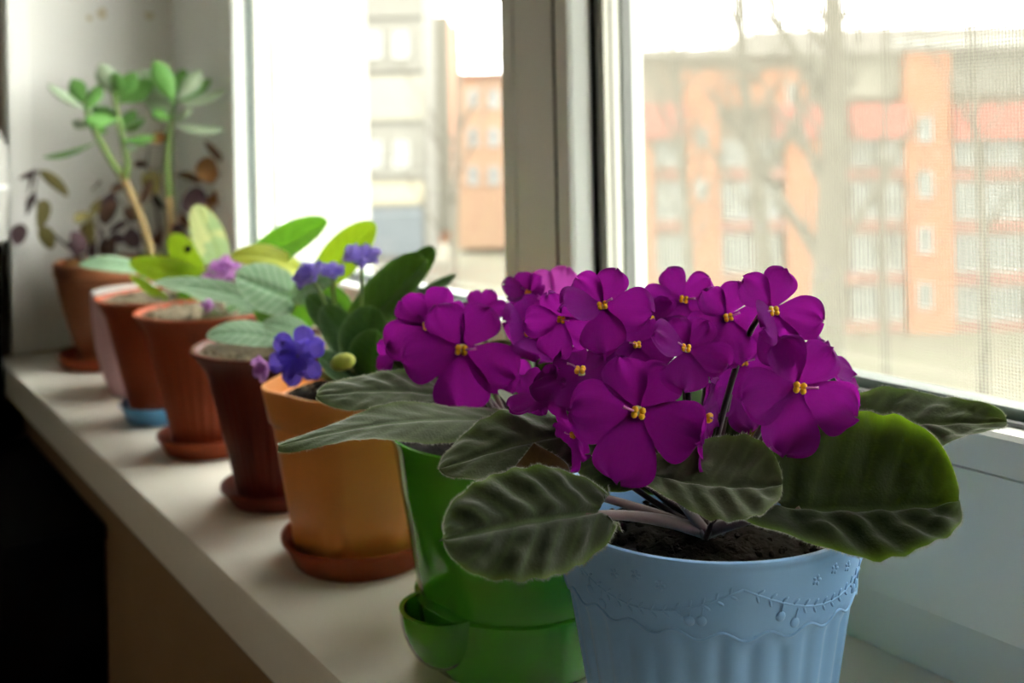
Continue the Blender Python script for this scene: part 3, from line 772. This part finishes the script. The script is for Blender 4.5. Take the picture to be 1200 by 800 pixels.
# orange hexagonal pot
ox, oy = .3069, .6079
saucer(ox, oy, .0525, .018, 'terracotta', 'round terracotta plastic saucer under the orange hexagonal pot')
o_ = thing('potted_violet', (ox, oy, .003), 'African violet with blue double flowers in orange hexagonal pot', 'potted plant')
vrot = math.atan2(-FW.y, -FW.x)   # direction towards the camera
def hexp(prof, rot, cut=.16):
    # hexagon with small chamfered corners: 12 points
    angs = []
    for k in range(6): angs += [rot+k*PI/3-.17, rot+k*PI/3-.06, rot+k*PI/3+.06, rot+k*PI/3+.17]
    vs, fs = [], []; n = len(angs)
    for r, z in prof:
        for i_, a in enumerate(angs):
            q = r*(1.0 if i_ % 4 in (1, 2) else .985)
            vs.append((ox+q*math.cos(a), oy+q*math.sin(a), z))
    for i in range(len(prof)-1):
        for k in range(n):
            k2 = (k+1) % n; fs.append((i*n+k, i*n+k2, (i+1)*n+k2, (i+1)*n+k))
    fs.append(tuple(range(n))[::-1]); fs.append(tuple((len(prof)-1)*n+k for k in range(n)))
    return mesh(vs, fs)
z0 = .0035
hp = [(.038, z0), (.0415, z0+.002), (.0435, z0+.006), (.0555, z0+.086), (.0560, z0+.0885), (.0585, z0+.0905), (.0625, z0+.111), (.0625, z0+.1125), (.0605, z0+.1125), (.0585, z0+.102), (.01, z0+.100)]
link('pot', hexp(hp, vrot-math.radians(12)), 'orangepot', o_, True, .9)
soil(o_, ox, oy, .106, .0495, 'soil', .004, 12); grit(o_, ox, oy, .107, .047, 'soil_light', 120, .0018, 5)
CO = Vector((ox, oy, .108))
Kf = dict(nu=16, nv=12, puck=.10, nvein=6, lobe=.1, e=.48)
gst = 'greenstem'
for m, b, tt, w, up, kw in [
 ('leaf_mid', (415, 388, .69), (499, 304, .675), 40, (-.55, .5, .65), dict(cup=.15, e=.38)),
 ('leaf_mid', (460, 345, .715), (509, 290, .715), 20, (-.3, .5, .7), dict(e=.4)),
 ('leaf_mid', (455, 372, .70), (534, 322, .70), 18, (-.35, .85, .4), dict(e=.42)),
 ('leaf_mid', (425, 430, .66), (378, 358, .67), 24, (.2, .6, .7), dict(cup=.25)),
 ('leaf_mid', (420, 425, .65), (436, 358, .655), 30, (0, .5, .8), dict(cup=.2)),
 ('leaf_mid', (432, 445, .64), (441, 386, .635), 30, (-.1, .7, .6), dict(cup=.2)),
 ('leaf_mid', (415, 442, .635), (372, 415, .625), 22, (.1, .8, .5), {}),
 ('leaf_mid', (440, 440, .63), (468, 412, .62), 22, (-.1, .8, .5), {}),
 ('leaf_mid', (405, 390, .69), (360, 345, .69), 20, (.2, .6, .7), {}),
 ('leaf_green', (405, 385, .70), (385, 335, .71), 18, (0, .5, .8), {}),
 ('leaf_mid', (445, 420, .70), (480, 385, .70), 26, (-.2, .7, .6), {})]:
    leaf(o_, m, b, tt, w, up, CO, .0018, gst, **{**Kf, **kw})
dbl = [(k*60, 1.0, .50) for k in range(6)]
flower(o_, 350, 417, .605, 35, (-.1, .15, 1), 10, CO, 'petalblue', .12, pet=dbl, stamen=False, double=6, ruf=.10, stemmat=gst)
flower(o_, 424, 306, .665, 25, (.1, .85, .5), 10, CO, 'petallilac', .35, pet=dbl, stamen=False, double=5, ruf=.1, stemmat=gst)
flower(o_, 366, 326, .67, 23, (-.4, .7, .5), 0, CO, 'petallilac', .35, pet=dbl, stamen=False, double=5, ruf=.1, stemmat=gst)
flower(o_, 390, 322, .68, 17, (.1, .8, .5), 0, CO, 'petallilac', .4, pet=dbl, stamen=False, double=4, ruf=.1, stemmat=gst)
flower(o_, 318, 428, .615, 22, (-.6, -.1, .6), 0, CO, 'petalmauve', .8, pet=dbl, stamen=False, double=3, ruf=.1, stemmat=gst)
c = at(402, 424, .60)
bd = link('flower_bud', mesh(*ellipsoid(c, [cv(.9, .3, .2)*.0085, cv(-.3, .9, 0)*.0055, cv(0, 0, 1)*.0055], 12, 8)), 'leaf_yellow', o_)
link('stem', tube(bez(CO, CO+UP*.01, c, 6), .0012, 6), gst, bd)

# round terracotta pots
def rpot(par, x, y, z, rb, rt, rl, h, mat, seg=96, flutes=0):
    pr = [(0, z), (rb-.003, z), (rb, z+.003)]
    for i in range(1, 9):
        f = i/8; pr.append((rb+(rt-rb)*f+ .0, z+.003+(h*.84-.003)*f))
    pr += [(rt+(rl-rt)*.35, z+h*.90), (rl-.0015, z+h*.975), (rl, z+h-.002), (rl-.0006, z+h), (rl-.003, z+h), (rl-.005, z+h*.95), (rt-.003, z+h*.87), (0, z+h*.86)]
    rf = (lambda r, zz, a: r-.0006*(.5+.5*math.cos(a*flutes)) if rb <= r <= rt+.001 and zz < z+h*.83 else r) if flutes else None
    return link('pot', lathe(pr, seg*(3 if flutes else 1), rf, x, y), mat, par, True, .8)
ax_, ay_ = .3077, .7454
saucer(ax_, ay_, .0445, .014, 'terracotta_dark', 'dark brown plastic saucer under the darkest round terracotta pot')
p4 = thing('potted_violet', (ax_, ay_, .003), 'violet with pale drooping leaves in flared dark brown terracotta pot', 'potted plant')
rpot(p4, ax_, ay_, .0035, .032, .052, .0645, .115, 'terracotta_dark', flutes=40)
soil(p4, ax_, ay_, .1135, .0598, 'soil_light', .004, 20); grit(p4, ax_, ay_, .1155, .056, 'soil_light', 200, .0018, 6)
C4 = Vector((ax_, ay_, .110))
for m, b, tt, w, up, kw in [
 ('leaf_lime', (372, 330, .80), (440, 262, .79), 27, (-.35, .3, .85), dict(cup=.1)),
 ('leaf_darkvar', (292, 308, .86), (384, 260, .84), 27, (-.1, .6, .75), dict(cup=.15)),
 ('leaf_yellow', (348, 316, .84), (270, 300, .82), 19, (.1, .7, .7), dict(bend=.15)),
 ('leaf_pale', (352, 352, .80), (276, 322, .78), 32, (.15, .6, .75), {}),
 ('leaf_pale', (345, 345, .79), (398, 318, .78), 26, (-.1, .7, .7), {}),
 ('leaf_pale', (332, 366, .79), (181, 330, .83), 18, (.05, .85, .5), dict(bend=.06)),
 ('leaf_pale', (328, 398, .735), (242, 393, .715), 21, (.05, .8, .6), dict(bend=.10)),
 ('leaf_pale', (360, 392, .73), (308, 378, .73), 17, (0, .8, .6), dict(bend=.1)),
 ('leaf_green', (350, 380, .78), (375, 345, .78), 18, (0, .6, .8), {}),
 ('leaf_green', (345, 385, .80), (300, 345, .82), 22, (.1, .6, .8), {}),
 ('leaf_green', (335, 385, .80), (330, 340, .83), 26, (0, .6, .8), {})]:
    leaf(p4, m, b, tt, w, up, C4, .0018, gst, **{**Kf, **kw})
qx, qy = .3106, .9064
saucer(qx, qy, .0475, .017, 'terracotta', 'round terracotta plastic saucer under the red brown fluted pot')
p5 = thing('potted_violet', (qx, qy, .003), 'small mauve violet in red brown fluted terracotta pot', 'potted plant')
rpot(p5, qx, qy, .0035, .033, .054, .0655, .122, 'terracotta', flutes=32)
soil(p5, qx, qy, .1205, .0608, 'soil_light', .004, 30); grit(p5, qx, qy, .1225, .058, 'soil_light', 200, .002, 7)
C5 = Vector((qx, qy, .115))
mv = [(k*72, 1, .55) for k in range(5)]
flower(p5, 264, 317, .90, 19, (0, .5, .8), 0, C5, 'petalmauve', .35, pet=mv, stamen=False, double=5, ruf=.12, stemmat='petiole')
flower(p5, 246, 328, .89, 11, (-.3, .3, .8), 0, C5, 'petalmauve', .5, pet=mv, stamen=False, double=3, ruf=.12, stemmat='petiole')
flower(p5, 247, 358, .87, 11, (-.3, .1, .8), 0, C5, 'petalmauve', .7, pet=mv, stamen=False, double=3, ruf=.12, stemmat='petiole')
for m, b, tt, w, up, kw in [
 ('leaf_green', (265, 368, .90), (235, 362, .86), 9, (0, .8, .6), {}),
 ('leaf_pale', (275, 365, .90), (300, 335, .92), 22, (-.1, .6, .8), {}),
 ('leaf_green', (262, 366, .91), (285, 350, .86), 12, (0, .8, .6), {}),
 ('leaf_pale', (255, 350, .95), (215, 330, .96), 13, (.1, .7, .7), {})]:
    leaf(p5, m, b, tt, w, up, C5, .0016, gst, **{**Kf, **kw})
rx_, ry_ = .3104, 1.0405
saucer(rx_, ry_, .0445, .018, 'bluesaucer', 'small light blue saucer under a terracotta pot')
p6 = thing('potted_violet', (rx_, ry_, .003), 'violet with upright variegated leaves in terracotta pot on blue saucer', 'potted plant')
rpot(p6, rx_, ry_, .0035, .033, .055, .066, .120, 'terracotta')
soil(p6, rx_, ry_, .1185, .0612, 'soil_light', .004, 40); grit(p6, rx_, ry_, .1205, .055, 'soil_light', 160, .002, 8)
C6 = Vector((rx_, ry_, .113))
for m, b, tt, w, up, kw in [
 ('leaf_varieg', (262, 318, 1.0), (229, 240, 1.0), 19, (.1, .2, .95), dict(peak=.5)),
 ('leaf_lime', (232, 318, 1.02), (200, 275, 1.02), 17, (-.2, .4, .8), {}),
 ('leaf_pale', (165, 316, 1.05), (93, 309, 1.05), 13, (.1, .75, .6), dict(bend=.08)),
 ('leaf_lime', (248, 334, 1.0), (152, 306, 1.02), 17, (-.1, .5, .8), dict(bend=.05)),
 ('leaf_lime', (195, 352, 1.0), (152, 322, 1.01), 6, (0, .7, .7), {}),
 ('leaf_green', (212, 350, 1.0), (240, 325, 1.0), 14, (0, .6, .8), {})]:
    leaf(p6, m, b, tt, w, up, C6, .0016, gst, **{**Kf, **kw})
link('flower_bud', mesh(*ellipsoid(at(220, 292, .995), [RT*.0035, FW*.0035, UP*.0042], 10, 7)), 'black', p6)
# pale pink cup behind
kx, ky = .327, 1.172
k7 = thing('pink_pot', (kx, ky, 0), 'pale pink curved plant pot behind the pot on blue saucer', 'pot')
pr = [(0, 0), (.034, 0), (.037, .002), (.0445, .025), (.0505, .05), (.0535, .08), (.0545, .105), (.0545, .112), (.052, .1125), (.050, .105), (.047, .09), (0, .09)]
link('bowl', lathe(pr, 72, None, kx, ky), 'pinkcup', k7, True, .8)
link('rim', lathe([(.0515, .1085), (.0542, .1085), (.0547, .1105), (.0542, .113), (.0515, .113)], 72, None, kx, ky), 'enamel', k7, True, .8)
soil(k7, kx, ky, .098, .047, 'soil_light', .003, 44)
# ---------------------------------------------------------------- big pot with jade plant
jx, jy = .345, 1.352
saucer(jx, jy, .073, .016, 'terracotta', 'wide terracotta saucer under the large jade plant pot')
p8 = thing('potted_jade', (jx, jy, .003), 'jade plant with two bare stems and withered brown trailers in large pot', 'potted plant')
pr = [(0, .0035), (.043, .0035), (.045, .006), (.050, .02), (.0575, .045), (.065, .075), (.070, .100), (.0725, .112), (.0745, .114), (.0745, .128), (.073, .130), (.0705, .129), (.069, .118), (0, .115)]
link('pot', lathe(pr, 96, None, jx, jy), 'bigpot', p8, True, .7)
soil(p8, jx, jy, .119, .0685, 'soil', .004, 60)
C8 = Vector((jx, jy, .12))
def fat(b, tt, w, up, mat, par, nm='leaf', th=.16):
    """thick jade leaf: flattened spindle, widest past the middle"""
    B, T = at(*b), at(*tt); ww = w*(b[2]+tt[2])/2/FP; ax = T-B; tx = ax.normalized(); u_ = cv(*up); sd = tx.cross(u_).normalized(); nr = sd.cross(tx)
    vs, fs = [], []; nu, seg = 9, 10
    for i in range(nu+1):
        u = i/nu; pr = max(.04, math.sin(PI*u**1.35)**.75)
        for k in range(seg):
            a = 2*PI*k/seg; vs.append(B+ax*u+nr*(.10*ax.length*4*u*(1-u)*-.6)+sd*(ww*pr*math.cos(a))+nr*(ww*th*2*pr*math.sin(a)))
    for i in range(nu):
        for k in range(seg):
            k2 = (k+1) % seg; fs.append((i*seg+k, i*seg+k2, (i+1)*seg+k2, (i+1)*seg+k))
    fs.append(tuple(range(seg))[::-1]); fs.append(tuple(nu*seg+k for k in range(seg)))
    return link(nm, mesh(vs, fs), mat, par)
JD = 1.31
def stem(pts, rads, mat='jadestem', nm='stem'):
    return link(nm, tube([at(*p) for p in pts], rads, 10), mat, p8)
s1 = stem([(181, 325, JD), (176, 290, JD), (163, 250, JD), (148, 215, JD), (142, 203, JD)], [.0065, .006, .0055, .005, .0048])
stem([(143, 207, JD), (130, 188, JD), (113, 157, JD), (104, 138, JD), (99, 118, JD)], [.0045, .0042, .004, .0035, .003], 'greenstem')
stem([(146, 210, JD), (150, 190, JD), (143, 160, JD), (137, 130, JD), (133, 108, JD)], [.0048, .0045, .004, .0035, .003], 'greenstem')
stem([(204, 325, JD+.01), (202, 280, JD+.01), (198, 230, JD+.01)], [.0062, .0058, .0052])
stem([(198, 232, JD+.01), (196, 190, JD+.01), (199, 150, JD+.01), (205, 118, JD+.01)], [.0052, .0046, .0042, .003], 'greenstem')
for b, tt, w, up, m in [
 ((99, 122), (84, 92), 9, (0, .3, .9), 'jadeleaf'), ((102, 128), (56, 98), 6, (0, .8, .5), 'jadepale'), ((100, 130), (118, 98), 8, (0, .3, .9), 'jadeleaf'),
 ((133, 112), (117, 74), 10, (0, .2, .9), 'jadepale'), ((134, 114), (137, 84), 8, (0, .2, .9), 'jadeleaf'), ((137, 120), (181, 94), 12, (.2, .4, .85), 'jadeleaf'),
 ((135, 116), (160, 84), 9, (.1, .2, .9), 'jadeleaf'), ((104, 142), (126, 155), 7, (0, .6, .8), 'jadeleaf'), ((108, 148), (85, 142), 6, (0, .6, .8), 'jadepale'),
 ((115, 165), (50, 184), 7, (.1, .85, .5), 'jadeleaf'), ((140, 150), (158, 128), 8, (0, .4, .9), 'jadeleaf'), ((141, 152), (170, 140), 7, (0, .6, .8), 'jadeleaf'),
 ((138, 142), (108, 126), 9, (0, .5, .9), 'jadeleaf'), ((143, 165), (182, 160), 7, (0, .7, .7), 'jadeleaf'), ((140, 140), (98, 140), 9, (0, .5, .9), 'jadeleaf'), ((146, 175), (160, 172), 5, (0, .5, .8), 'jadepale'),
 ((204, 122), (180, 70), 11, (0, .2, .9), 'jadeleaf'), ((205, 116), (215, 80), 10, (0, .2, .9), 'jadeleaf'), ((206, 118), (236, 82), 10, (0, .3, .9), 'jadepale'),
 ((203, 124), (165, 80), 10, (0, .3, .9), 'jadepale'), ((207, 120), (247, 92), 8, (0, .4, .8), 'jadeleaf'), ((205, 122), (267, 104), 9, (0, .7, .6), 'jadepale'),
 ((203, 130), (170, 115), 8, (0, .7, .7), 'jadepale'), ((200, 138), (224, 130), 8, (0, .6, .8), 'jadepale'), ((199, 145), (264, 152), 8, (0, .8, .5), 'jadepale'), ((200, 140), (178, 128), 7, (0, .6, .8), 'jadeleaf')]:
    fat((b[0], b[1], JD+R.uniform(-.01, .01)), (tt[0], tt[1], JD+R.uniform(-.03, .03)), w*1.2, up, m, p8)
# withered trailing stems and leaves
def trail(pts, leaves):
    link('trailing_stem', tube([at(*p) for p in pts], [.0018-.0010*i/(len(pts)-1) for i in range(len(pts))], 6), 'witherpurple', p8)
    for b, tt, w, m in leaves:
        d = 1.33+R.uniform(-.03, .03)
        leaf(p8, m, (b[0], b[1], d), (tt[0], tt[1], d+R.uniform(-.03, .03)), w*1.3, (R.uniform(-.5, .5), R.uniform(.2, .9), .7), None, nm='withered_leaf', nu=8, nv=6, cup=R.uniform(-.4, .5), bend=R.uniform(-.1, .15))
trail([(110, 315, 1.33), (75, 285, 1.33), (48, 262, 1.33), (40, 225, 1.33), (45, 198, 1.33)],
      [((44, 200), (22, 210), 6, 'witherpurple'), ((40, 198), (13, 245), 5, 'witherpurple'), ((42, 225), (20, 262), 5, 'witherpurple'), ((46, 200), (80, 230), 6, 'witherolive'), ((46, 235), (48, 268), 11, 'witherolive'), ((50, 265), (60, 292), 7, 'witherolive'), ((24, 262), (20, 288), 7, 'witherpurple')])
trail([(150, 320, 1.35), (130, 290, 1.35), (112, 262, 1.35), (104, 245, 1.35)],
      [((108, 250), (90, 262), 10, 'witherolive'), ((110, 262), (92, 285), 10, 'witherolive'), ((118, 270), (108, 292), 9, 'witherpurple'), ((112, 250), (120, 232), 8, 'witherolive'), ((128, 285), (150, 280), 7, 'witherpurple')])
trail([(170, 320, 1.36), (160, 280, 1.36), (145, 240, 1.36), (132, 225, 1.36)],
      [((134, 228), (118, 240), 7, 'witherpurple'), ((138, 235), (120, 262), 7, 'witherbrown'), ((145, 245), (165, 255), 7, 'witherbrown'), ((130, 226), (150, 215), 5, 'witherbrown'), ((150, 262), (128, 272), 6, 'witherpurple'), ((118, 215), (110, 222), 5, 'witherbrown')])
trail([(190, 320, 1.37), (186, 260, 1.37), (180, 215, 1.37), (172, 195, 1.37), (176, 160, 1.37)],
      [((174, 200), (186, 228), 9, 'witherolive'), ((182, 225), (196, 245), 6, 'witherpurple'), ((176, 165), (200, 162), 6, 'witherorange'), ((172, 195), (158, 190), 5, 'witherbrown'), ((176, 210), (166, 240), 6, 'witherbrown')])
trail([(225, 320, 1.36), (235, 280, 1.36), (245, 240, 1.36), (252, 205, 1.36), (262, 180, 1.36)],
      [((250, 215), (238, 185), 10, 'witherorange'), ((252, 205), (275, 195), 8, 'witherbrown'), ((258, 190), (240, 165), 7, 'witherbrown'), ((250, 225), (268, 238), 9, 'witherorange'), ((244, 235), (212, 240), 14, 'witherpurple'), ((262, 180), (278, 200), 6, 'witherbrown'), ((246, 230), (242, 262), 8, 'witherorange'), ((235, 215), (205, 205), 5, 'witherbrown'), ((238, 245), (225, 222), 9, 'witherpurple')])
trail([(120, 322, 1.33), (95, 310, 1.32), (80, 300, 1.32)],
      [((92, 305), (68, 315), 7, 'witherorange'), ((92, 300), (78, 285), 8, 'witherpurple'), ((100, 310), (88, 330), 10, 'witherolive'), ((105, 305), (112, 285), 9, 'witherpurple'), ((125, 315), (140, 300), 9, 'witherbrown'), ((85, 312), (76, 335), 9, 'witherolive'), ((95, 318), (112, 330), 9, 'witherolive'), ((110, 285), (98, 262), 8, 'witherolive'), ((100, 296), (84, 272), 8, 'witherpurple'), ((130, 300), (120, 280), 8, 'witherbrown'), ((162, 290), (150, 268), 8, 'witherpurple'), ((175, 285), (190, 268), 7, 'witherbrown'), ((215, 285), (205, 262), 7, 'witherpurple'), ((228, 270), (215, 250), 9, 'witherbrown'), ((150, 322), (165, 305), 8, 'witherpurple'), ((200, 320), (215, 300), 8, 'witherbrown')])

# ---------------------------------------------------------------- dark furniture at the far end
cb = thing('cabinet', (-.05, 1.75, FL), 'tall black cabinet standing past the end of the sill', 'cabinet')
link('body', boxes([(-.35, .221, 1.405, 2.05, FL, .14)], .003), 'black', cb, False)
link('top', boxes([(-.355, .2235, 1.40, 2.055, .1405, .155)], .003), 'black', cb, False)
lc = thing('cabinet', (0, 1.2, FL), 'low black cabinet added against the wall for the dark beneath the sill', 'cabinet')  # guessed piece, added so the stretch under the sill goes black
link('body', boxes([(-.25, WX-.002, 1.02, 1.395, FL, -.10)], .003), 'black', lc, False)
link('top', boxes([(-.255, WX-.002, 1.015, 1.397, -.0995, -.085)], .003), 'black', lc, False)
cn = thing('canister', (.186, 1.446, .1555), 'white rounded canister on the tall black cabinet', 'canister')
link('body', lathe([(0, .1555), (.047, .1555), (.050, .160), (.053, .24), (.050, .275), (.042, .295), (.034, .306), (.02, .311), (0, .312)], 48, None, .186, 1.446), 'enamel', cn, True, .8)
link('band', lathe([(.0525, .222), (.0532, .222), (.0532, .227), (.0525, .227)], 48, None, .186, 1.446), 'plaster', cn, True)
